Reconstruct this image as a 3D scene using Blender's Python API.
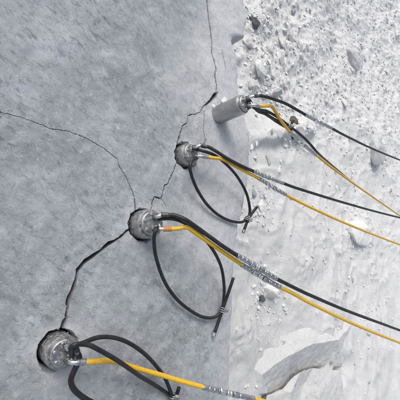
import bpy, bmesh, math, random
from mathutils import Vector, Matrix, noise
random.seed(7)
PI = math.pi
S = bpy.context.scene
C = S.collection
for o in list(bpy.data.objects): bpy.data.objects.remove(o)

# ------------------------------------------------------------------ camera
F = 320.0                     # focal length, in photograph pixels (picture is 400 wide)
CAMH = 1.026                  # lens height over the top of the block
GZ = -1.10                    # level of the rubble below the block top
nad = Vector((-290, -50, -320)).normalized()       # straight down, seen by the (rolled) camera
UP = -nad
FW = (Vector((0, 0, -1)) - UP * Vector((0, 0, -1)).dot(UP)).normalized()
RX = FW.cross(UP)
R = Matrix((RX, FW, UP))      # camera space -> world
cam = bpy.data.objects.new('camera', bpy.data.cameras.new('camera')); C.objects.link(cam)
cam.matrix_world = Matrix.Translation((0, 0, CAMH)) @ R.to_4x4()
cam.data.lens = 36 * F / 400; cam.data.sensor_width = 36; cam.data.clip_end = 200; cam.data.clip_start = .02
S.camera = cam
EYE = Vector((0, 0, CAMH))
def P(px, py, z=0.0):
    "the point at height z that the photograph shows at (px, py)"
    r = R @ Vector((px - 200, 200 - py, -F))
    return EYE + r * ((z - CAMH) / r.z)

# ------------------------------------------------------------------ light
W = bpy.data.worlds.new('World'); S.world = W; W.use_nodes = True
SUN_EL, SUN_DIR = math.radians(42), Vector((-.90, -.25, 0)).normalized()   # from beyond the top of the picture
nt = W.node_tree; nt.nodes.clear()
sky = nt.nodes.new('ShaderNodeTexSky'); sky.sky_type = 'NISHITA'; sky.sun_disc = False
sky.sun_elevation = SUN_EL; sky.sun_rotation = math.atan2(SUN_DIR.x, SUN_DIR.y)
sky.air_density = 1.0; sky.dust_density = 4.0; sky.ozone_density = 1.0
hs = nt.nodes.new('ShaderNodeHueSaturation'); hs.inputs['Saturation'].default_value = .5    # thin overcast
bg = nt.nodes.new('ShaderNodeBackground'); bg.inputs[1].default_value = .15
wo = nt.nodes.new('ShaderNodeOutputWorld')
nt.links.new(sky.outputs[0], hs.inputs['Color']); nt.links.new(hs.outputs[0], bg.inputs[0]); nt.links.new(bg.outputs[0], wo.inputs[0])
sl = bpy.data.lights.new('sun', 'SUN'); sl.energy = 1.0; sl.angle = math.radians(26); sl.color = (1, .97, .92)
so = bpy.data.objects.new('sun', sl); C.objects.link(so); so.location = (0, 0, 6)
sv = Vector((SUN_DIR.x * math.cos(SUN_EL), SUN_DIR.y * math.cos(SUN_EL), math.sin(SUN_EL)))
so.rotation_euler = sv.to_track_quat('Z', 'Y').to_euler()
S.view_settings.view_transform = 'Standard'; S.view_settings.look = 'None'
S.view_settings.exposure = 0.22; S.view_settings.gamma = 1

# ------------------------------------------------------------------ node helpers / materials
class M:
    def __init__(s, name, rough=.8, metal=0, spec=.5):
        s.m = bpy.data.materials.new(name); s.m.use_nodes = True; s.t = s.m.node_tree
        s.b = s.t.nodes['Principled BSDF']
        s.b.inputs['Roughness'].default_value = rough; s.b.inputs['Metallic'].default_value = metal
        s.b.inputs['Specular IOR Level'].default_value = spec
        s.tc = s.t.nodes.new('ShaderNodeTexCoord')
    def new(s, k, **kw):
        n = s.t.nodes.new(k)
        for a, v in kw.items(): setattr(n, a, v)
        return n
    def ln(s, a, b): s.t.links.new(a, b)
    def mapv(s, scale=(1,1,1), rot=(0,0,0), out='Object'):
        m = s.new('ShaderNodeMapping'); m.inputs['Scale'].default_value = scale; m.inputs['Rotation'].default_value = rot
        s.ln(s.tc.outputs[out], m.inputs[0]); return m.outputs[0]
    def noise(s, scale, detail=6, rough=.6, vec=None, dist=0):
        n = s.new('ShaderNodeTexNoise'); n.inputs['Scale'].default_value = scale; n.inputs['Detail'].default_value = detail
        n.inputs['Roughness'].default_value = rough; n.inputs['Distortion'].default_value = dist
        s.ln(vec if vec is not None else s.tc.outputs['Object'], n.inputs['Vector']); return n.outputs['Fac']
    def ramp(s, fac, stops):
        r = s.new('ShaderNodeValToRGB'); e = r.color_ramp.elements
        while len(e) < len(stops): e.new(.5)
        for i, (p, c) in enumerate(stops):
            e[i].position = p; e[i].color = (c, c, c, 1) if isinstance(c, (int, float)) else (*c, 1)
        s.ln(fac, r.inputs[0]); return r.outputs[0]
    def mix(s, a, b, fac, mode='MIX'):
        n = s.new('ShaderNodeMix', data_type='RGBA', blend_type=mode)
        for sock, v in ((n.inputs[6], a), (n.inputs[7], b), (n.inputs[0], fac)):
            if isinstance(v, (int, float)): sock.default_value = v
            elif isinstance(v, tuple): sock.default_value = (*v, 1)
            else: s.ln(v, sock)
        return n.outputs[2]
    def math(s, op, a, b=0.0):
        n = s.new('ShaderNodeMath', operation=op)
        for sock, v in ((n.inputs[0], a), (n.inputs[1], b)):
            if isinstance(v, (int, float)): sock.default_value = v
            else: s.ln(v, sock)
        return n.outputs[0]
    def col(s, c):
        if isinstance(c, tuple): s.b.inputs['Base Color'].default_value = (*c, 1)
        else: s.ln(c, s.b.inputs['Base Color'])
        return s
    def bump(s, h, dist, strength=1.0, prev=None):
        n = s.new('ShaderNodeBump'); n.inputs['Distance'].default_value = dist; n.inputs['Strength'].default_value = strength
        s.ln(h, n.inputs['Height'])
        if prev: s.ln(prev, n.inputs['Normal'])
        s.ln(n.outputs[0], s.b.inputs['Normal']); return n.outputs[0]

def make_rock():
    m = M('block_stone', .88, 0, .25)
    big = m.noise(2.2, 5, .6, dist=.6)
    mid = m.noise(11, 8, .68, dist=.5)
    fine = m.noise(60, 8, .75)
    # slanting drag marks and pits
    def slant(deg, scale):
        a_ = m.mapv((1, 1, 1), (0, 0, math.radians(deg))); q = m.new('ShaderNodeMapping'); q.inputs['Scale'].default_value = scale
        m.ln(a_, q.inputs[0]); return q.outputs[0]
    sv_ = slant(-48, (1, 2.6, 1))
    streak = m.noise(17, 9, .70, sv_, .5)
    cr = m.noise(26, 10, .78, slant(-35, (1, 1.5, 1)), .4)
    patch = m.ramp(m.noise(3.1, 4, .55), [(.40, 0), (.62, 1)])
    base = m.ramp(big, [(.34, (.262, .285, .299)), (.5, (.328, .353, .374)), (.64, (.400, .430, .464))])
    base = m.mix(base, (.48, .51, .55), m.math('MULTIPLY', m.ramp(mid, [(.48, 0), (.64, 1)]), .6))
    base = m.mix(base, (.52, .545, .565), m.math('MULTIPLY', m.ramp(cr, [(.55, 0), (.62, 1)]), .5))
    base = m.mix(base, (.17, .185, .205), m.math('MULTIPLY', m.ramp(cr, [(.38, 1), (.45, 0)]), .45))
    dk = m.math('MULTIPLY', m.ramp(streak, [(.54, 0), (.64, 1)]), m.math('ADD', m.math('MULTIPLY', patch, .6), .2))
    base = m.mix(base, (.13, .145, .16), dk)
    base = m.mix(base, (.17, .185, .205), m.math('MULTIPLY', m.ramp(fine, [(.56, 0), (.70, 1)]), .5))
    base = m.mix(base, (.62, .64, .66), m.math('MULTIPLY', m.ramp(fine, [(.30, 1), (.42, 0)]), .5))
    pits = m.ramp(m.noise(62, 5, .6, slant(-48, (1, 1.5, 1))), [(.605, 0), (.635, 1)])
    base = m.mix(base, (.10, .11, .12), m.math('MULTIPLY', pits, m.math('ADD', m.math('MULTIPLY', patch, .42), .03)))
    base = m.mix(base, (.70, .72, .74), m.math('MULTIPLY', m.ramp(m.noise(115, 4, .6), [(.645, 0), (.67, 1)]), .38))
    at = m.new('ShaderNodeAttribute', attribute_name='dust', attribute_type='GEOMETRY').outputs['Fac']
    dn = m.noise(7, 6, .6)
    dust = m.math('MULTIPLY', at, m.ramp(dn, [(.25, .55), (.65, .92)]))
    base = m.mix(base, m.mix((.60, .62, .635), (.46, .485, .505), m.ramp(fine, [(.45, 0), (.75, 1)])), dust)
    m.col(base)
    b1 = m.bump(mid, .010, .55)
    b2 = m.bump(streak, .004, .7, b1)
    b3 = m.bump(m.math('SUBTRACT', cr, m.math('MULTIPLY', pits, .15)), .004, .8, b2)
    m.bump(m.noise(150, 6, .75), .0016, .8, b3)
    return m.m
def make_dust():
    m = M('white_stone_dust', .95, 0, .15)
    a = m.noise(1.3, 5, .6); b = m.noise(9, 8, .7, dist=.3); f = m.noise(55, 8, .75)
    base = m.ramp(a, [(.3, (.76, .77, .77)), (.7, (.84, .845, .84))])
    base = m.mix(base, (.42, .45, .48), m.math('MULTIPLY', m.ramp(b, [(.54, 0), (.72, 1)]), .32))
    base = m.mix(base, (.34, .36, .38), m.math('MULTIPLY', m.ramp(f, [(.58, 0), (.68, 1)]), .36))
    m.col(base); p = m.bump(b, .035, .7); p = m.bump(f, .012, .9, p); m.bump(m.noise(160, 4, .7), .004, .8, p)
    return m.m
def make_stone(name, lo, hi):
    m = M(name, .93, 0, .2)
    a = m.noise(5, 6, .65); f = m.noise(38, 8, .75)
    base = m.mix(m.ramp(a, [(.3, lo), (.7, hi)]), tuple(c * .6 for c in lo), m.math('MULTIPLY', m.ramp(f, [(.55, 0), (.75, 1)]), .6))
    m.col(base); p = m.bump(a, .03, .5); m.bump(f, .008, .8, p)
    return m.m
def make_rubber(name, c, dustc, amt, rough=.42):
    m = M(name, rough, 0, .5)
    a = m.noise(35, 6, .7); f = m.noise(170, 4, .6)
    sc = m.ramp(m.noise(70, 8, .8), [(.58, 0), (.64, 1)])
    m.col(m.mix(m.mix(c, dustc, m.math('MULTIPLY', m.ramp(a, [(.45, 0), (.75, 1)]), amt)), tuple(x*.35 for x in dustc), m.math('MULTIPLY', sc, amt*1.3)))
    m.ln(m.ramp(a, [(.3, rough - .08), (.75, rough + .3)]), m.b.inputs['Roughness'])
    m.bump(f, .0006, .5)
    return m.m
def make_metal(name, c, dustc, amt, rough, metal=1.0):
    m = M(name, rough, metal, .5)
    a = m.noise(85, 10, .75); f = m.noise(260, 5, .7, m.mapv((1, 1, .10)))
    d = m.math('MULTIPLY', m.ramp(a, [(.46, 0), (.62, 1)]), amt)
    m.col(m.mix(m.mix(c, tuple(x * .72 for x in c), m.ramp(f, [(.4, 0), (.75, 1)])), dustc, d))
    m.ln(m.mix((rough,) * 3, (.85,) * 3, d), m.b.inputs['Roughness'])
    m.ln(m.math('SUBTRACT', metal, m.math('MULTIPLY', d, metal)), m.b.inputs['Metallic'])
    m.bump(f, .0006, .5)
    return m.m
ROCK = make_rock(); DUST = make_dust()
STONE = make_stone('pale_rubble', (.66, .67, .67), (.78, .785, .78))
GREYSTONE = make_stone('grey_rubble', (.38, .395, .41), (.54, .555, .565))
DARKSTONE = make_stone('dark_rubble', (.07, .075, .08), (.16, .165, .17))
BROWNSTONE = make_stone('brown_rubble', (.13, .11, .085), (.24, .21, .17))
BLACK = make_rubber('black_rubber', (.0085, .009, .010), (.09, .095, .10), .28)
YELLOW = make_rubber('yellow_rubber', (.72, .42, .012), (.45, .34, .14), .45, .38)
STEEL = make_metal('worn_steel', (.46, .47, .475), (.42, .44, .45), .30, .36)
DUSTY = make_metal('dusty_steel', (.40, .40, .395), (.52, .53, .54), .5, .36)
CHROME = make_metal('bright_steel', (.72, .73, .74), (.5, .51, .52), .35, .22)
DARKM = make_metal('dark_fitting', (.10, .10, .105), (.33, .34, .35), .55, .45)
ORANGE = make_rubber('orange_collar', (.50, .22, .05), (.35, .3, .25), .5, .5)

# ------------------------------------------------------------------ object helpers
def link(name, bm_or_me, mat, parent=None, smooth=True, angle=None):
    if isinstance(bm_or_me, bmesh.types.BMesh):
        me = bpy.data.meshes.new(name); bm_or_me.to_mesh(me); bm_or_me.free()
    else: me = bm_or_me
    if mat and not me.materials: me.materials.append(mat)
    if smooth:
        me.polygons.foreach_set('use_smooth', [True] * len(me.polygons))
        if angle: me.set_sharp_from_angle(angle=math.radians(angle))
    o = bpy.data.objects.new(name, me); C.objects.link(o)
    if parent: o.parent = parent
    return o
def tag(o, label, cat=None, group=None, kind=None):
    if label: o['label'] = label
    if cat: o['category'] = cat
    if group: o['group'] = group
    if kind: o['kind'] = kind
    return o
def empty(name, loc, label, cat, group=None):
    o = bpy.data.objects.new(name, None); C.objects.link(o); o.location = loc; o.empty_display_size = .05
    return tag(o, label, cat, group)
def catmull(pts, n):
    out = []; q = [pts[0] * 2 - pts[1]] + pts + [pts[-1] * 2 - pts[-2]]
    for i in range(1, len(q) - 2):
        a, b, c, d = q[i-1:i+3]
        # centripetal-ish: plain uniform with reduced tension copes with our even spacing
        for k in range(n):
            t = k / n
            out.append(.5 * ((2*b) + (c-a)*t + (2*a-5*b+4*c-d)*t*t + (3*b-a-3*c+d)*t**3))
    out.append(pts[-1]); return out
def frames(path):
    T = []
    for i in range(len(path)):
        t = path[min(i+1, len(path)-1)] - path[max(i-1, 0)]
        T.append(t.normalized())
    n = T[0].orthogonal().normalized(); N = [n]
    for i in range(1, len(path)):
        n = N[-1] - T[i] * N[-1].dot(T[i]); N.append(n.normalized())
    return T, N
def sweep(path, rad, seg=14, cap=True, bm=None):
    "tube along path; rad is a number or a list of one radius per point"
    bm = bm or bmesh.new(); T, N = frames(path); rings = []
    for i, p in enumerate(path):
        r = rad[i] if isinstance(rad, list) else rad
        b = T[i].cross(N[i])
        rings.append([bm.verts.new(p + (N[i]*math.cos(a) + b*math.sin(a))*r) for a in (2*PI*k/seg for k in range(seg))])
    for i in range(len(rings)-1):
        for k in range(seg):
            bm.faces.new((rings[i][k], rings[i][(k+1)%seg], rings[i+1][(k+1)%seg], rings[i+1][k]))
    if cap: bm.faces.new(rings[0][::-1]); bm.faces.new(rings[-1])
    return bm
def lathe(p0, p1, prof, seg=24, bm=None, hexr=None):
    "prof: (fraction along p0-p1, radius) list"
    bm = bm or bmesh.new(); d = (p1 - p0); t = d.normalized(); n = t.orthogonal().normalized(); b = t.cross(n); rings = []
    for f, r in prof:
        rings.append([bm.verts.new(p0 + d*f + (n*math.cos(a) + b*math.sin(a))*r) for a in (2*PI*k/seg for k in range(seg))])
    for i in range(len(rings)-1):
        for k in range(seg):
            bm.faces.new((rings[i][k], rings[i][(k+1)%seg], rings[i+1][(k+1)%seg], rings[i+1][k]))
    bm.faces.new(rings[0][::-1]); bm.faces.new(rings[-1]); return bm
def hexnut(p0, p1, r):
    return lathe(p0, p1, [(0, r*.82), (.12, r), (.88, r), (1, r*.82)], 6)
def ferrule_bm(p0, p1, r):
    prof = [(0, r*.86), (.03, r*.98)]
    n = 3
    for i in range(n):
        a = .05 + i*.9/n; w = .9/n
        prof += [(a, r), (a+w*.55, r), (a+w*.68, r*.86), (a+w*.9, r*.86)]
    prof += [(.97, r), (1, r*.8)]
    return lathe(p0, p1, prof, 24)
def torus(c, axis, R_, r, seg=28, s2=10):
    axis = axis.normalized(); n = axis.orthogonal().normalized(); b = axis.cross(n); bm = bmesh.new(); rings = []
    for i in range(seg):
        a = 2*PI*i/seg; d = n*math.cos(a) + b*math.sin(a)
        rings.append([bm.verts.new(c + d*(R_ + r*math.cos(q)) + axis*r*math.sin(q)) for q in (2*PI*k/s2 for k in range(s2))])
    for i in range(seg):
        for k in range(s2):
            bm.faces.new((rings[i][k], rings[i][(k+1)%s2], rings[(i+1)%seg][(k+1)%s2], rings[(i+1)%seg][k]))
    return bm
def fbm(v, oct=4):
    s = 0; a = 1; f = 1
    for _ in range(oct): s += a*noise.noise(v*f); a *= .5; f *= 2.07
    return s
def interp(x, tab):
    if x <= tab[0][0]: return tab[0][1]
    for (a, b), (c, d) in zip(tab, tab[1:]):
        if x <= c: return b + (d-b)*(x-a)/(c-a)
    return tab[-1][1]

# ------------------------------------------------------------------ the great block
EDGE_PX = [(246,-60),(248,-25),(248,0),(249,10),(249.6,20),(248,30),(247,35.5),(236,37.2),(234.5,40),(236.5,46),(239,55),(240.5,66),(241,80),
           (242,92),(246,106),(249,120),(251.5,132),(253,146),(252.5,160),(250.5,176),(249.5,188),(247,202),(242.5,216),(240,228),
           (239,243),(238,258),(237.5,272),(236.5,290),(236,305),(235.5,325),(234.5,345),(233.5,365),(232.5,385),(232,400),(231,440),(228,480)]
ED = sorted((P(a, b).x, P(a, b).y) for a, b in EDGE_PX)
def edge_y(x): return interp(x, ED)
def steps3(a, c0, f0, f1, c1, b, fine, mid, coarse):
    out = []; v = a
    while v < b - 1e-6:
        out.append(v); v += fine if f0 <= v < f1 else mid if c0 <= v < c1 else coarse
    return out + [b]
def axis_steps(a, f0, f1, b, fine, coarse):
    out = []; v = a
    while v < b - 1e-6:
        out.append(v); v += fine if f0 <= v < f1 else coarse
    out.append(b); return out
def top_z(x, y, e):
    v = Vector((x, y, 0))
    z = .014*fbm(v*1.3 + Vector((3, 1, 0)), 3) + .0050*fbm(v*6, 4) + .0018*fbm(v*26, 4)
    d = e - y
    z -= .010*math.exp(-max(d, 0)/.07) + (.010 + .014*noise.noise(Vector((x*14, y*14, 6))))*math.exp(-max(d, 0)/.022)              # the rim sags a little
    return z
SPOTS = {1: (143.5, 224.5), 2: (185.5, 155.5), 3: (218.5, 115.0), 4: (58, 349)}
HOLE_XY = [P(*SPOTS[k])[:2] for k in (1, 2, 4)]
def build_block():
    xs = axis_steps(-2.3, -1.15, .98, 2.1, .0075, .06)
    me = bpy.data.meshes.new('stone_block'); V = []; Fc = []; D = []
    ys = [-1.6 + i*.1 for i in range(16)]            # coarse behind the camera
    NF = 190; side = 20
    rows = []
    for x in xs:
        e = edge_y(x) + .006*fbm(Vector((x*9, 0, 5)), 4) + .006*noise.noise(Vector((x*38, 2, 1))) - .016*max(0, noise.noise(Vector((x*21, 7, 1))) - .25)
        row = [(x, -1.6, GZ-.25, 0), (x, -1.6, GZ*.5, 0)]
        for y in ys: row.append((x, y, top_z(x, y, e), 0))
        y0 = -.07
        for i in range(NF):
            y = y0 + (e - .016 - y0)*i/(NF-1)
            d = e - y
            w = fbm(Vector((x*3, y*3, 9)), 4)
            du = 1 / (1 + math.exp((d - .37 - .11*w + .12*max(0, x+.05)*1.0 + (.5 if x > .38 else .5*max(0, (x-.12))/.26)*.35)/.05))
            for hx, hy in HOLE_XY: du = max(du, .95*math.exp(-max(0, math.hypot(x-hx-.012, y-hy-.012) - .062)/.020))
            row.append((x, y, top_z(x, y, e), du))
        zt = top_z(x, e, e)
        for k in range(1, side+1):
            if k <= 4:
                a = k/4*PI/2; yy = e - .016 + .016*math.sin(a); zz = zt - .016*(1 - math.cos(a))
            else:
                f = (k-4)/(side-4); zz = zt - .016 + (GZ - .25 - zt)*f
                yy = e - .05*f + .030*f*fbm(Vector((x*2.2, zz*2.2, 4)), 4) - .006*abs(noise.noise(Vector((x*14, zz*14, 0))))
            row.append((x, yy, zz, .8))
        rows.append(row)
    nr = len(rows[0])
    for r in rows:
        for p in r: V.append(p[:3]); D.append(p[3])
    for i in range(len(rows)-1):
        for k in range(nr-1):
            a = i*nr + k; Fc.append((a, a+nr, a+nr+1, a+1))
        Fc.append((i*nr + nr-1, (i+1)*nr + nr-1, (i+1)*nr, i*nr))
    Fc.append(tuple(range(nr))); Fc.append(tuple(range((len(rows)-1)*nr + nr-1, (len(rows)-1)*nr-1, -1)))
    me.from_pydata(V, [], Fc); me.update()
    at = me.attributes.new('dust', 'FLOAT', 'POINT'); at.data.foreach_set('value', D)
    bm = bmesh.new(); bm.from_mesh(me); bmesh.ops.recalc_face_normals(bm, faces=bm.faces); bm.to_mesh(me); bm.free()
    return me

CRACKS = [   # (points (px, py, width in mm), depth in m)
    ([(207,-30,5),(206.5,0,5),(207.5,10,5),(208.5,20,5),(211,33,5.5),(212.3,44,6),(211.3,51,5),(213.6,62,5),(215,71,5.5),(214,76,5),(216,85,6),(215.8,93,8)], .12),
    ([(218,91.5,3),(215.5,94.5,22),(211.5,99.5,25),(207,103.5,8),(204,106,4)], .14),
    ([(206,103,4),(203.5,106,3.4),(201,111.5,3.5),(197,113.5,3.5),(188,115,3.3),(186.8,122.5,3.5),(182.5,126,4.5),(181,131,6),(179,137,9),(177.5,143,11),(181,149,8)], .1),
    ([(204.8,110,3),(204,120,3),(203,129,3),(204.3,137,3.5),(203,146,3)], .05),
    ([(176.5,162,7),(174.8,168,7),(172,175.5,6.5),(169.5,179.5,6),(168,184,5),(165.2,185.2,5),(163.6,192,5),(161.8,198.6,7),(155.2,196.2,7.5),(153.3,201,7),(151,210,6)], .12),
    ([(162,198.5,2.5),(164.5,203,2.3),(167,207,1.8)], .04),
    ([(136,212,6),(134.8,203,5),(134,196,3.6),(130.6,187,3),(126,177,2.8),(121,169,2.6),(118.8,165,2.8),(117.6,159.5,2.6),(109,152.5,2.6),(97.5,144.5,2.6),(87,138,2.7),(70,131,2.7),(50,128,2.5),(22,117,2.2),(-10,110,2)], .07),
    ([(136,225,9),(127,231.5,11),(119,238,13),(110,243.6,14.5),(100,251,14.5),(94,256,15),(86,261,15),(78,270,14),(75,285,13),(68,300,12),(66,318,12),(60,334,12)], .16),
    ([(222,49,1.8),(223.2,56,2.8),(225,62,2.4),(226,68,1.6)], .03),
    ([(206.2,138.5,3.5),(204.8,142,4),(203,145.5,2)], .04),
]
def crack_cutter(spec, seed):
    pts, depth = spec; rnd = random.Random(seed)
    L = []
    for (a, b, w), (c, d, w2) in zip(pts, pts[1:]):
        n = max(1, int(math.hypot(c-a, d-b)/max(1.5, w*.30)))
        for k in range(n):
            t = k/n; L.append((P(a+(c-a)*t, b+(d-b)*t), (w+(w2-w)*t)/1000))
    a, b, w = pts[-1]; L.append((P(a, b), w/1000))
    Q = []
    for i, (p, w) in enumerate(L):
        if 0 < i < len(L)-1: p = p + Vector((rnd.uniform(-1, 1), rnd.uniform(-1, 1), 0))*.0016
        Q.append((p, w*rnd.uniform(.6, 1.3)))
    bm = bmesh.new(); rings = []
    for i, (p, w) in enumerate(Q):
        t = (Q[min(i+1, len(Q)-1)][0] - Q[max(i-1, 0)][0]); t.z = 0; t.normalize()
        s = Vector((-t.y, t.x, 0))
        h = w*.5
        if i in (0, len(Q)-1): h *= .3
        rings.append([bm.verts.new(Vector((q.x, q.y, z))) for q, z in ((p - s*h*1.5, .05), (p + s*h*1.5, .05), (p + s*h*.9, -.012), (p + s*h*.35, -depth), (p - s*h*.35, -depth), (p - s*h*.9, -.012))])
    n = 6
    for i in range(len(rings)-1):
        for k in range(n): bm.faces.new((rings[i][k], rings[i][(k+1)%n], rings[i+1][(k+1)%n], rings[i+1][k]))
    bm.faces.new(rings[0][::-1]); bm.faces.new(rings[-1])
    bmesh.ops.recalc_face_normals(bm, faces=bm.faces)
    return bm
def hole_cutter(px, py, r, depth=.45, seed=0):
    c = P(px, py); bm = bmesh.new(); rings = []; seg = 72
    for z, f, j in ((.05, 1.30, .22), (.0, 1.07, .17), (-.010, 1.0, .07), (-.05, .98, .01), (-depth, .98, 0)):
        ring = []
        for k in range(seg):
            a = 2*PI*k/seg
            rr = r*(f + j*max(-.15, fbm(Vector((math.cos(a)*2.6, math.sin(a)*2.6, seed*7.1)), 4)))
            ring.append(bm.verts.new((c.x + rr*math.cos(a), c.y + rr*math.sin(a), z)))
        rings.append(ring)
    for i in range(len(rings)-1):
        for k in range(seg): bm.faces.new((rings[i][k], rings[i][(k+1)%seg], rings[i+1][(k+1)%seg], rings[i+1][k]))
    bm.faces.new(rings[0][::-1]); bm.faces.new(rings[-1])
    bmesh.ops.recalc_face_normals(bm, faces=bm.faces); return bm

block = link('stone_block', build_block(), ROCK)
tag(block, 'huge grey stone block with cracks splitting it along a row of drilled holes', 'stone block')
cutters = [crack_cutter(c, i) for i, c in enumerate(CRACKS)]
cutters += [hole_cutter(*SPOTS[1], .060, seed=1), hole_cutter(*SPOTS[2], .056, seed=2), hole_cutter(*SPOTS[3], .037, seed=3), hole_cutter(*SPOTS[4], .056, seed=4)]
tmp = []
for i, bm in enumerate(cutters):
    o = link('cutter', bm, None, smooth=False); tmp.append(o)
    md = block.modifiers.new('cut', 'BOOLEAN'); md.object = o; md.operation = 'DIFFERENCE'; md.solver = 'EXACT'
bpy.context.view_layer.update()
dg = bpy.context.evaluated_depsgraph_get()
nm = bpy.data.meshes.new_from_object(block.evaluated_get(dg)); nm.name = 'stone_block'
block.modifiers.clear(); block.data = nm
nm.materials.clear(); nm.materials.append(ROCK)
nm.polygons.foreach_set('use_smooth', [True]*len(nm.polygons)); nm.set_sharp_from_angle(angle=math.radians(38))
for o in tmp: bpy.data.objects.remove(o)
print('block faces', len(nm.polygons), 'attrs', 'dust' in nm.attributes)

# ------------------------------------------------------------------ rubble ground
BANKS = [(P(a, b, GZ).xy, rr, h) for a, b, rr, h in ((276, 389, .15, -.34), (290, 379, .17, -.34), (304, 372, .17, -.34), (324, 370, .17, -.32), (345, 372, .15, -.2), (272, 286, .12, .04), (262, 66, .16, .05), (362, 232, .3, .07), (352, 62, .34, .09),
    (378, 150, .34, .08), (255, 24, .2, .04), (300, 240, .4, .06), (248, 350, .2, .05), (330, 320, .4, .07), (290, 165, .3, .04))]   # dust banked up in low heaps
RA, RB = P(244, 140, GZ), P(315, 131, GZ)
def ground_z(x, y):
    v = Vector((x, y, 0))
    rough = min(1, max(0, (-x - .2)/1.2))            # rougher to the top of the picture
    z = GZ + .07*fbm(v*.7 + Vector((1, 8, 0)), 3) + (.024 + .018*rough)*fbm(v*3.6, 4)
    z += (.004 + .016*rough)*fbm(v*15, 3)
    lump = noise.noise(v*1.9 + Vector((2, 4, 0))) + .35*rough
    if lump > 0 and y > 0:             # clods and half-buried rubble under the dust
        d0 = noise.voronoi(v*9.5)[0]; cell = noise.cell(v*1.0)
        z += min(1, lump*2.2)*.030*min(.5, max(0, d0[1] - d0[0]))*(1.4 + noise.noise(v*3.3)*2)
        d1 = noise.voronoi(v*4.1 + Vector((0, 9, 0)))[0]
        z += min(1, lump*1.6)*.055*max(0, min(.35, d1[1] - d1[0]) - .08)
    for c, rr, h in BANKS:
        q = ((x-c[0])**2 + (y-c[1])**2)/rr**2
        if q < 6: z += h*math.exp(-q)*(1 + .5*noise.noise(v*5))
    t = min(1, max(0, (y - RA.y)/(RB.y - RA.y))); dx = x - (RA.x + (RB.x - RA.x)*t) - .05*noise.noise(v*4)
    if RA.y - .3 < y < RB.y + .3:     # low bank added to give a shaded strip on its lower side
        z += .13*math.exp(-(dx/(.20 if dx < 0 else .07))**2)*(1 - abs(2*t - 1)**4)
    r = abs(noise.noise(v*2.1 + Vector((5, 5, 0))))
    z += .14*max(0, .12 - r)                          # low ridges of banked dust
    return z
def build_ground():
    xs = steps3(-41, -9.5, -4.6, 1.9, 3.6, 40, .022, .06, 1.5); ys = steps3(-30, .9, 1.1, 5.0, 11.5, 45, .022, .06, 1.5)
    V = [(x, y, ground_z(x, y)) for x in xs for y in ys]; n = len(ys)
    Fc = [(i*n+k, (i+1)*n+k, (i+1)*n+k+1, i*n+k+1) for i in range(len(xs)-1) for k in range(n-1)]
    me = bpy.data.meshes.new('ground'); me.from_pydata(V, [], Fc); me.update(); return me
tag(link('ground', build_ground(), DUST), 'white stone dust and rubble covering the quarry floor', None, None, 'structure')
def on_ground(px, py):
    p = P(px, py, GZ)
    for _ in range(5): p = P(px, py, ground_z(p.x, p.y))
    return p

def hull_stone(seed, n=16, flat=.7, long=1.25, sub=False):
    rnd = random.Random(seed); bm = bmesh.new()
    for _ in range(n):
        v = Vector((rnd.gauss(0, 1), rnd.gauss(0, 1), rnd.gauss(0, 1))).normalized()*rnd.uniform(.8, 1)
        bm.verts.new((v.x*.5*long, v.y*.5, v.z*.5*flat))
    bmesh.ops.convex_hull(bm, input=bm.verts); 
    for v in [v for v in bm.verts if not v.link_faces]: bm.verts.remove(v)
    if sub:
        bmesh.ops.bevel(bm, geom=bm.edges[:], offset=.03, segments=2, profile=.6, affect='EDGES')
        bmesh.ops.triangulate(bm, faces=bm.faces)
        bmesh.ops.subdivide_edges(bm, edges=[e for e in bm.edges if e.calc_length() > .12], cuts=2, use_grid_fill=True)
        bmesh.ops.triangulate(bm, faces=bm.faces)
        bmesh.ops.subdivide_edges(bm, edges=[e for e in bm.edges if e.calc_length() > .09], cuts=1)
        bmesh.ops.triangulate(bm, faces=bm.faces)
        bmesh.ops.smooth_vert(bm, verts=bm.verts, factor=.35)
        for v in bm.verts:
            v.co += v.co.normalized()*(.040*fbm(v.co*3.5 + Vector((seed, 0, 0)), 4) + .018*abs(fbm(v.co*11 + Vector((0, seed, 0)), 3)))
    return bm
shapes = []
for i in range(14):
    me = bpy.data.meshes.new('loose_stone'); b = hull_stone(100+i, 14 if i % 2 else 20, [.55,.7,.85][i % 3], [1.1,1.4,1.7][i % 3])
    bmesh.ops.bevel(b, geom=b.edges[:], offset=.025, segments=1, affect='EDGES'); b.to_mesh(me); b.free(); shapes.append(me)

NAMED = []
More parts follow.
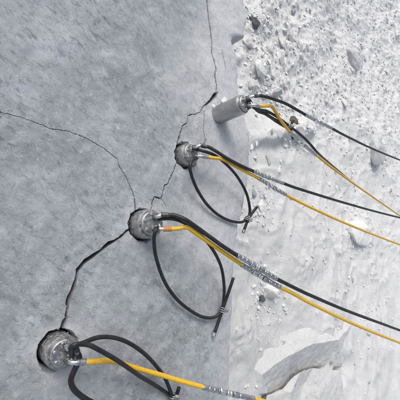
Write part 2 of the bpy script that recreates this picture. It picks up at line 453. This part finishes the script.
# named stones, each with its own look
def big_stone(name, label, px, py, wpx, seed, mat, flat=.7, long=1.3, rot=0, sink=.3, cat='stone', tilt=0):
    p = on_ground(px, py); d = (p - EYE).length; s = wpx/F*d
    NAMED.append((p, s))
    me_b = hull_stone(seed, 18, flat, long, True)
    for v in me_b.verts: v.co *= s
    o = link(name, me_b, mat, angle=35); o.location = (p.x, p.y, p.z + s*flat*(.5 - sink)); o.rotation_euler = (tilt, tilt*.5, rot)
    return tag(o, label, cat)
def broken_boulder(label, pts, faces, rim, seed):
    "a broken boulder: plane facets between measured corners; rim gives, corner by corner, where its buried skirt runs"
    bm = bmesh.new(); v = [bm.verts.new(P(*q)) for q in pts]
    for f in faces: bm.faces.new([v[i] for i in f])
    sk = [bm.verts.new(P(*q)) for _, q in rim]; ids = [i for i, _ in rim]; n = len(rim)
    for i in range(n): bm.faces.new((v[ids[i]], v[ids[(i+1) % n]], sk[(i+1) % n], sk[i]))
    bm.faces.new(sk)
    bmesh.ops.recalc_face_normals(bm, faces=bm.faces)
    bmesh.ops.triangulate(bm, faces=bm.faces)
    for _ in range(7):
        bmesh.ops.subdivide_edges(bm, edges=[e for e in bm.edges if e.calc_length() > .020], cuts=1)
        bmesh.ops.triangulate(bm, faces=bm.faces)
    bmesh.ops.smooth_vert(bm, verts=bm.verts, factor=.5)
    bm.normal_update()
    for q in bm.verts: q.co += q.normal*(.012*fbm(q.co*4 + Vector((seed, 3, 0)), 5) + .007*abs(fbm(q.co*13, 4)))
    return tag(link('boulder', bm, DUST, angle=50), label, 'boulder')
D_ = GZ - .16
broken_boulder('broad broken boulder at the lower right whose grey face slopes down to the dark seam',
   [(262,393,-1.06),(262,375,-1.03),(273,366,-1.01),(290,355,-1.0),(297,351,-.985),(313,344,-.99),(338,340,-1.01),
    (268,393,-1.17),(282,387,-1.20),(289,377,-1.21),(299,370,-1.17),(313,365,-1.20),(342,366,-1.20)],
   [(0,1,7),(1,2,8,7),(2,3,9,8),(3,4,10,9),(4,5,11,10),(5,6,12,11)],
   [(0,(234,404,D_)),(1,(232,352,D_)),(2,(246,328,D_)),(3,(272,308,D_)),(4,(290,302,D_)),(5,(316,298,D_)),(6,(366,308,D_)),(12,(376,366,D_)),
    (11,(315,371,D_-.1)),(10,(300,376,D_-.1)),(9,(291,382,D_-.1)),(8,(284,392,D_-.1)),(7,(268,399,D_-.1))], 1)
broken_boulder('jagged pale boulder at the bottom edge, on the near side of the dark seam',
   [(267,396,-1.13),(283,389,-1.10),(291,379.5,-1.08),(300,372.5,-1.07),(313,368,-1.06),(340,371,-1.08),(291,392,-1.03),(302,389,-1.15),(319,391,-1.02),(345,396,-1.1),
    (262,425,-1.1),(290,432,-1.08),(320,432,-1.06),(348,432,-1.1)],
   [(0,1,6),(1,2,6),(2,3,6),(3,7,6),(3,4,7),(4,8,7),(4,5,8),(5,9,8),(0,6,11,10),(6,7,11),(7,8,12,11),(8,9,13,12)],
   [(0,(265,400,-1.35)),(1,(284,391,-1.35)),(2,(292,381,-1.35)),(3,(301,374,-1.35)),(4,(314,370,-1.35)),(5,(341,373,-1.35)),(9,(350,396,-1.35)),(13,(356,440,-1.35)),
    (12,(322,445,-1.35)),(11,(290,445,-1.35)),(10,(258,436,-1.35))], 8)
big_stone('stone', 'dust covered rounded rock beside the couplings of the front hoses', 270, 292, 22, 21, STONE, .8, 1.2, 1.0, .42)
big_stone('stone', 'small dark triangular stone left of the dust covered rounded rock', 260, 298, 7, 33, DARKSTONE, 1.2, 1.2, .4, .2)
big_stone('stone', 'near-black rock in a pit close to the notch in the block', 254, 23.5, 10, 41, DARKSTONE, .8, 1.5, .9, .35)
big_stone('stone', 'large rounded pale rock at the top right above the splitter', 259, 69, 15, 52, STONE, .8, 1.15, .3, .35)
big_stone('stone', 'grey wedge shaped stone just above the top black hose', 276, 94, 11, 63, GREYSTONE, .9, 1.3, 1.9, .25)
big_stone('stone', 'large dusty stone at the upper right in front of the densest rubble', 281, 42, 10, 77, STONE, .7, 1.3, .7, .35)
big_stone('stone', 'brown pointed stone beside the tied end of the furthest loop', 292, 121, 8, 74, BROWNSTONE, .9, 1.6, .7, .2)
big_stone('stone', 'low grey rock right of the brown pointed stone', 300, 131, 12, 85, GREYSTONE, .4, 1.7, 1.3, .4)
big_stone('stone', 'flat dusty slab lying below the shaded strip right of the block', 262, 207, 14, 96, STONE, .35, 1.6, .2, .45)
big_stone('boulder', 'broad low dusty boulder on the far right near the middle', 362, 232, 30, 18, STONE, .45, 1.6, 1.2, .62, 'boulder')
big_stone('boulder', 'grey boulder on the far right near the top', 352, 60, 22, 29, GREYSTONE, .7, 1.3, .8, .55, 'boulder')
big_stone('boulder', 'jagged boulder on the far right level with the shaded strip', 378, 150, 26, 36, GREYSTONE, .6, 1.5, 2.4, .6, 'boulder')

def block_stone(label, px, py, wpx, seed, rot, flat=.6):
    p = on_top(px, py); s = wpx/F*(p - EYE).length; b = hull_stone(seed, 18, flat, 1.5, True)
    for v in b.verts: v.co *= s
    o = link('stone', b, STONE, angle=35); o.location = p + Vector((0, 0, s*.12)); o.rotation_euler = (0, .1, rot); tag(o, label, 'stone')
# single countable stones
rnd = random.Random(3); cnt = 0
taken = []
def scatter_px():
    # more of them towards the top right
    while True:
        px, py = rnd.uniform(246, 398), rnd.uniform(2, 398)
        if rnd.random() < (1.0 if py < 110 else .35 if py < 230 else .22): return px, py
while cnt < 110:
    px, py = scatter_px()
    p = on_ground(px, py)
    if p.y < edge_y(p.x) + .12 or any((p - q).length < .12 for q in taken) or any((p - q).length < z*.7 + .05 for q, z in NAMED): continue
    if 236 < px < 312 and 210 < py < 385 and rnd.random() < .8: continue
    taken.append(p)
    s = rnd.choice([.05, .06, .07, .085, .11]) * (1.25 if py < 110 else .9)
    o = bpy.data.objects.new('stone', shapes[rnd.randrange(14)]); C.objects.link(o)
    o.location = (p.x, p.y, p.z + s*.04); o.scale = (s, s*rnd.uniform(.8, 1.2), s*rnd.uniform(.7, 1)); o.rotation_euler = (rnd.uniform(-.4, .4), rnd.uniform(-.4, .4), rnd.uniform(0, 6.28))
    t1 = interp(px, [(246, 96), (271, 98), (305, 115), (400, 165)]); t2 = interp(px, [(246, 168), (283, 183), (312, 194), (400, 220)]); t3 = interp(px, [(238, 256), (275, 278), (312, 296), (400, 332)])
    if py < t1: tag(o, 'small pale stone in the dense rubble beyond the highest hose', 'stone', 'small stones beyond the highest hose')
    elif py < t2: tag(o, 'small pale stone in the dust between the tall splitter\'s hoses and the middle pair', 'stone', 'small stones between the far and middle hoses')
    elif py < t3: tag(o, 'small pale stone in the dust between the middle pair and the front pair of hoses', 'stone', 'small stones between the middle and front hoses')
    else: tag(o, 'small pale stone in the dust below the front pair of hoses', 'stone', 'small stones below the front hoses')
    cnt += 1
for i, me in enumerate(shapes): me.materials.append([STONE, STONE, STONE, STONE, GREYSTONE][i % 5])

# fine rubble nobody could count
def build_chips():
    V = []; Fc = []; rnd = random.Random(11)
    protos = []
    for i in range(10):
        b = hull_stone(500+i, 9, .6, 1.4); b.verts.index_update()
        protos.append(([v.co.copy() for v in b.verts], [[v.index for v in f.verts] for f in b.faces])); b.free()
    n = 0
    while n < 20000:
        near_ = rnd.random() < .03
        if near_:
            q, w = rnd.choice(NAMED); a = rnd.uniform(0, 6.28); k = w*.5 + abs(rnd.gauss(0, .14)); x, y = q.x + k*math.cos(a), q.y + k*math.sin(a)
        else: x, y = rnd.uniform(-8.5, 3.2), rnd.uniform(1.0, 10.0)
        if y < edge_y(max(-2.3, min(2.1, x))) + .03: continue
        dens = .22 + .78*min(1, max(0, (-x - .1)/1.2))
        dens *= .35 + 1.3*max(0, fbm(Vector((x*1.6, y*1.6, 3)), 3) + .25)
        if not near_ and rnd.random() > dens: continue
        s = rnd.choice([.008, .010, .012, .015, .02, .02, .028, .04, .055])*rnd.uniform(.8, 1.2); z = ground_z(x, y)
        m = Matrix.Translation((x, y, z + s*.12)) @ Matrix.Rotation(rnd.uniform(0, 6.28), 4, 'Z') @ Matrix.Rotation(rnd.uniform(-.5, .5), 4, 'X') @ Matrix.Scale(s, 4)
        vs, fs = protos[rnd.randrange(10)]; k = len(V)
        V += [tuple(m @ v) for v in vs]; Fc += [[k+i for i in f] for f in fs]; n += 1
    me = bpy.data.meshes.new('stone_chips'); me.from_pydata(V, [], Fc); me.update(); return me
tag(link('stone_chips', build_chips(), STONE, smooth=False), 'fine pale stone chips strewn over the quarry floor', 'rubble', None, 'stuff')
def build_grit():
    "crumbs on the block top, thickest round the holes and cracks"
    V = []; Fc = []; rnd = random.Random(12)
    b = hull_stone(900, 8, .7, 1.2); b.verts.index_update()
    vs = [v.co.copy() for v in b.verts]; fs = [[v.index for v in f.verts] for f in b.faces]; b.free()
    holes = [P(*s) for s in SPOTS.values()]
    n = 0
    lines = [(P(a[0], a[1]), P(b[0], b[1]), b[2]) for c, _ in CRACKS for a, b in zip(c, c[1:])]
    while n < 1700:
        if rnd.random() < .5:
            a, b, w = rnd.choice(lines); t = rnd.random(); q = a + (b - a)*t; k = (1 if rnd.random() < .5 else -1)*(w*.0008 + abs(rnd.gauss(0, .012)))
            d = (b - a).normalized(); x, y = q.x - d.y*k, q.y + d.x*k
        elif rnd.random() < .6:
            h = rnd.choice(holes); a = rnd.uniform(0, 6.28); r = .072 + abs(rnd.gauss(0, .05)); x, y = h.x + r*math.cos(a), h.y + r*math.sin(a)
        else:
            x, y = rnd.uniform(-1.1, .95), rnd.uniform(0, 1.35)
            if fbm(Vector((x*4, y*4, 8)), 3) < .25: continue
        e = edge_y(x)
        if y > e - .03: continue
        s = rnd.choice([.001, .0015, .002, .002, .003, .0045]); z = top_z(x, y, e)
        m = Matrix.Translation((x, y, z + s*.2)) @ Matrix.Rotation(rnd.uniform(0, 6.28), 4, 'Z') @ Matrix.Scale(s, 4); k = len(V)
        V += [tuple(m @ v) for v in vs]; Fc += [[k+i for i in f] for f in fs]; n += 1
    me = bpy.data.meshes.new('grit'); me.from_pydata(V, [], Fc); me.update(); return me
tag(link('grit', build_grit(), GREYSTONE, smooth=False), 'pale stone grit scattered on top of the grey block', 'grit', None, 'stuff')

def on_top(px, py, lift=0):
    p = P(px, py)
    for _ in range(3): p = P(px, py, top_z(p.x, p.y, edge_y(p.x)) + lift)
    return p
block_stone('pale flake of stone lying behind the foot of the tall splitter', 224, 101.5, 9, 301, 1.9, .5)
block_stone('small chip against the foot of the tall splitter beside the widest gap in the crack', 213.5, 107, 5, 302, .5)
LOOPR = .0066; HOSER = .0080
def splitter(idx, rad, height, tilt, label, loop, knot, tail, tail_label=None, mat=STEEL, group='hydraulic splitters set in the drilled holes'):
    base = P(*SPOTS[idx])
    root = empty('rock_splitter', base, label, 'rock splitter', group)
    ax = (Vector((0, 0, 1)) + tilt).normalized(); L = lambda v: v - base       # children in root space
    top = ax*height
    below = -.22
    # body with chamfered shoulder
    link('body', lathe(ax*below, top, [(0, rad*.8), (.02, rad*.86)] + ([((-below-.004)/(height-below), rad*.86), ((-below-.003)/(height-below), rad*1.0)] if idx == 3 else [(.05, rad)]) +
         [(1 - .012/(height-below), rad), (1 - .004/(height-below), rad*.965), (1, rad*.90)], 56), mat, root, angle=30)
    link('cap', lathe(top*1.0 + ax*.0005, top + ax*.014, [(0, rad*.80), (.75, rad*.80), (1, rad*.74)], 48), DUSTY if idx != 3 else STEEL, root, angle=30)
    u = Vector((0, 1, 0)); u = (u - ax*u.dot(ax)).normalized(); w = ax.cross(u)
    t2 = top + ax*.014
    # cap bolts
    for k in range(6):
        a = PI/6 + k*PI/3; c = t2 + (u*math.cos(a) + w*math.sin(a))*rad*.60
        link('bolt', hexnut(c - ax*.001, c + ax*.0045, .0058), STEEL, root, smooth=False)
    # two ports: upright adaptor, then an elbow leaning outwards
    ports = {}
    for nm_, s in (('black', -1), ('yellow', 1)):
        c = t2 + w*(-s)*rad*.40 + u*rad*.12
        f = link('port_fitting', lathe(c - ax*.001, c + ax*.016, [(0, .011), (.3, .011), (.34, .009), (1, .009)], 20), CHROME if s < 0 else DARKM, root, angle=30)
        link('nut', hexnut(c + ax*.006, c + ax*.018, .0125), DARKM, f, smooth=False)
        d = (u*.92 + ax*.35 - w*s*.25).normalized()
        el = catmull([c + ax*.016, c + ax*.024, c + ax*.029 + d*.007, c + ax*.030 + d*.017], 5)
        link('elbow', sweep(el, .0075, 14), CHROME, f)
        ports[nm_] = (c + ax*.030 + d*.016, d)
    # ring that ties the pull loop to the cap
    eye = t2 + u*(-rad*.05) + w*rad*.60*-1*0 - u*0
    eye = t2 + u*rad*.28 + w*(-1)*0 + Vector((1, 0, 0))*rad*.30
    link('ring', torus(eye + ax*.012, (u + ax*.3), .013, .0035), CHROME, root)
    link('ring_lug', lathe(eye - ax*.001, eye + ax*.008, [(0, .010), (.7, .010), (1, .007)], 16), STEEL, root, angle=30)
    # pull loop: out along the block and back to the knot
    pts = [P(*q) for q in loop]
    a_ = base + eye + ax*.014; b_ = base + eye + ax*.012 - Vector((1, 0, 0))*rad*.55
    kn = P(*knot)
    path = catmull([L(a_)] + [L(p) for p in pts] + [L(b_)], 10)
    lp = link('pull_loop', sweep(path, LOOPR, 12), BLACK, root)
    # knot: wire ties round both strands and the tail
    tp = [L(P(*q)) for q in tail]
    link('loop_tail', sweep(catmull(tp, 6), LOOPR*1.05, 12), BLACK, root)
    d = (tp[-1] - tp[-2]).normalized()
    link('tail_end', lathe(tp[-1] - d*.006, tp[-1] + d*.012, [(0, LOOPR*1.25), (.8, LOOPR*1.25), (1, LOOPR*.8)], 16), DUSTY, root, angle=30)
    td = (tp[1] - tp[0]).normalized(); kc = L(kn)
    for k in (-1, 0, 1):
        link('wire_tie', torus(kc + td*.008*k, td + Vector((.2*k, .15, .1)), .0145, .0022, 22, 8), DUSTY, root)
    link('tie_clip', hexnut(kc + Vector((0, 0, .010)), kc + Vector((.006, .012, .022)), .009), DUSTY, root, smooth=False)
    return root, base, ports

s1, b1, p1 = splitter(1, .0535, .055, Vector((0, -.06, 0)), 'dusty steel splitter cap sunk in the hole nearest the thick open crack',
    [(155.5,231,.10),(154,241,.085),(156,257,.065),(162.5,277,.045),(171,292,.03),(183,305,.02),(200,316,.016),(213,317.5,.018),(221,311,.030),
     (224,296,.045),(223.6,280,.06),(220.5,265,.08),(213,250,.10),(202,236,.11),(188,225,.12),(174,219,.12)],
    (222.3,309.5,.030), [(233.5,277.5,.06),(230,288,.05),(224.5,304,.034),(220,317,.024),(214.3,334,.016)], mat=DUSTY)
s2, b2, p2 = splitter(2, .0475, .035, Vector((0, -.03, 0)), 'dark steel splitter cap sunk in the second hole, above the closest dusty one',
    [(190.3,164,.075),(191.5,175,.065),(197.5,190,.045),(207.5,205,.028),(220,216,.016),(233,221.5,.014),(243.5,221.5,.016),(249.5,214,.022),
     (248.8,202,.035),(245,190,.05),(237.5,177,.07),(228,166,.085),(216,156,.09),(203,151,.095)],
    (247.3,219.6,.02), [(257,207,.03),(253,212,.026),(248,220,.02),(243.8,231,.006)], mat=DUSTY)
s3, b3, p3 = splitter(3, .0435, .156, Vector((0, 0, 0)), 'smooth grey steel splitter standing tall on the rim of the block',
    [(257,109.5,.18),(266,111,.17),(275,115.5,.16),(283,121,.15),(289,126.5,.14),(286.5,127.5,.135),(277,122,.145),(266,114.5,.16),(257,110.5,.17)],
    (289,126,.14), [(293.6,120,.15),(291.5,124,.14),(290.8,130,.13),(293,139,.11)], mat=STEEL)
s4, b4, p4 = splitter(4, .0475, .045, Vector((0, -.03, 0)), 'steel splitter cap at the far left of the picture, below the thick open crack',
    [(72,346,.125),(87.5,344.8,.13),(101,351,.13),(119,361.5,.12),(140,376,.08),(158,387,.03),(172,396.5,.02),(171.2,394,.03),(168.5,386,.035),(164,376.5,.04),(155,364.5,.05),(143,352.5,.06),
     (128,342.5,.07),(113,337.5,.08),(98,337.5,.09),(84,342.5,.10),(72,347,.11)],
    (173,396,.02), [(179,387.5,.04),(176.8,395,.03),(173,410,.016)], mat=DUSTY)

# the black strand trailing on from the furthest loop
# ------------------------------------------------------------------ hoses
def hose(color, start, segs, couplings, label, r=HOSER):
    """segs: list of point lists (px,py,z) - the hose between couplings; couplings: lists of joint points between them"""
    mat = BLACK if color == 'black' else YELLOW
    st, d = start
    first = [P(*q) for q in segs[0]]
    first = [p for p in first if (p - st).length > .075]
    d = (d*.35 + (first[0] - st).normalized()).normalized()
    root = empty('%s_hose' % color, st, label, 'hose', 'pairs of black and yellow hydraulic hoses')
    L = lambda v: v - st
    ml = link('end_ferrule', ferrule_bm(L(st - d*.004), L(st + d*.024), r*1.2), (ORANGE if 'front' in label else STEEL) if color == 'yellow' else DARKM, root, angle=30)
    for i, sg in enumerate(segs):
        pts = [P(*q) for q in sg]
        if i == 0: pts = [st + d*.018, st + d*.045] + first
        link('hose_tube', sweep(catmull([L(p) for p in pts], 12), r, 16), mat, root)
    for cp in couplings:
        a, b, c_, e = [L(P(*q)) for q in cp]     # ferrule a-b, joint b-c, ferrule c-e
        dd = (e - a).normalized()
        link('ferrule', ferrule_bm(a - dd*.006, b, r*1.28), STEEL, root, angle=25)
        link('ferrule', ferrule_bm(e + dd*.006, c_, r*1.28), STEEL, root, angle=25)
        jl = c_ - b
        link('stem', lathe(b - dd*.002, c_ + dd*.002, [(0, r*.72), (1, r*.72)], 14), DARKM, root)
        link('hex_nut', hexnut(b + jl*.02, b + jl*.30, r*1.65), CHROME, root, smooth=False)
        link('coupling_sleeve', lathe(b + jl*.36, b + jl*.62, [(0, r*1.15), (.08, r*1.38), (.3, r*1.38), (.36, r*1.15), (.55, r*1.15), (.62, r*1.38), (.92, r*1.38), (1, r*1.1)], 24), CHROME, root, angle=30)
        link('hex_nut', hexnut(b + jl*.68, b + jl*.97, r*1.6), STEEL, root, smooth=False)
    return root
def fall(px, py, z):   # beyond the frame every hose drops to the rubble and trails off
    p = P(px, py, z); q = p.copy()
    return q
hose('black', (b1 + p1['black'][0], p1['black'][1]),
     [[(172.5,214.5,.15),(185,219.5,.155),(197,227.5,.16),(210,237,.17),(224,247,.185),(238,256,.20)],
      [(275.5,278.2,.23),(286,283.6,.235),(300,290.5,.245),(312,296,.25),(345,310,.26),(380,323,.25),(420,337,.22),(470,352,.1)]],
     [[(238,256,.20),(250,262.6,.21),(264,271.2,.22),(275.5,278.2,.23)]], 'black hose of the front pair, running from the nearest splitter cap')
hose('yellow', (b1 + p1['yellow'][0], p1['yellow'][1]),
     [[(177,224.8,.135),(187,227.5,.14),(197,234,.145),(210,243,.155),(226,254,.17),(242.3,265,.185)],
      [(279,286.8,.22),(290,292,.225),(300,297.5,.23),(312,304,.24),(345,320,.25),(380,335,.24),(420,350,.2),(470,367,.08)]],
     [[(242.3,265,.185),(252.3,271,.195),(268,280.6,.21),(279,286.8,.22)]], 'yellow hose of the front pair, running from the nearest splitter cap')
hose('black', (b2 + p2['black'][0], p2['black'][1]),
     [[(202.5,147,.115),(215,151.4,.12),(230,160,.13),(245,167.6,.14),(254.2,171.5,.145)],
      [(282.5,183,.17),(295,187.6,.175),(312,193,.18),(345,203,.18),(385,214,.16),(430,225,.1)]],
     [[(254.2,171.5,.145),(262.5,175,.15),(270,178,.155),(282.5,183,.17)]], 'black hose of the middle pair, arching from the second splitter cap', .0072)
hose('yellow', (b2 + p2['yellow'][0], p2['yellow'][1]),
     [[(204.5,154.5,.10),(214,156,.105),(222.5,159.3,.11),(235,166,.12),(247,172.3,.13),(259,178.6,.135)],
      [(285,194.3,.155),(297,200.6,.16),(312,208,.165),(345,223,.165),(385,239,.14),(430,256,.08)]],
     [[(259,178.6,.135),(266.3,183,.14),(276.5,189.5,.148),(285,194.3,.155)]], 'yellow hose of the middle pair, arching from the second splitter cap', .0072)
hose('black', (b3 + p3['black'][0], p3['black'][1]),
     [[(262,96.8,.215),(271,98.3,.22),(285,103.3,.225),(296,109.3,.23),(305.5,114.8,.23)],
      [(331,128,.22),(350,138,.2),(380,152,.15),(420,168,.05)]],
     [[(305.5,114.8,.23),(314,119.3,.23),(322,123.4,.225),(331,128,.22)]], 'black hose arching highest from the tall splitter on the rim', .0072)
hose('yellow', (b3 + p3['yellow'][0], p3['yellow'][1]),
     [[(264,104,.20),(271,106.2,.195),(275.3,111.5,.185),(279,117.5,.175),(283.5,124,.165),(290,132,.155)],
      [(315.5,154.8,.13),(335,170,.1),(360,188,.05),(400,216,-.1)]],
     [[(290,132,.155),(297.5,139,.15),(307.5,148,.14),(315.5,154.8,.13)]], 'yellow hose kinking down from the tall splitter on the rim', .0072)
hose('yellow', (b4 + p4['yellow'][0], p4['yellow'][1]),
     [[(87.5,356.6,.11),(98,357.3,.10),(113,361.3,.085),(134,367.5,.06),(161,375,.06),(179,380.5,.07),(204,387.3,.09)],
      [(253,398.5,.12),(275,404,.13),(310,414,.14),(360,428,.1)]],
     [[(204,387.3,.09),(219,391,.1),(239,395.5,.11),(253,398.5,.12)]], 'yellow hose along the bottom of the picture, crossing a black loop')
hose('black', (b4 + p4['black'][0], p4['black'][1]),
     [[(66,366,.09),(71,382,.07),(84,398,.05),(115,412,.05),(150,424,.06),(210,432,.1)]], [], 'black hose leaving the frame at the bottom left beside the yellow one')
# loose black line past the furthest loop
ll = sweep(catmull([P(*q) for q in [(254,106.5,.17),(262,111,.165),(272,118,.155),(283,123,.145),(292.5,128.5,.14),(302,136,.13),(310,144,.12),(321,156,.08),(340,172,-.2),(352,182,-.6)]], 10), .0072, 12)
tag(link('cable', ll, BLACK), 'black line hanging beside the yellow hose from the tall splitter', 'cable')
print('done')
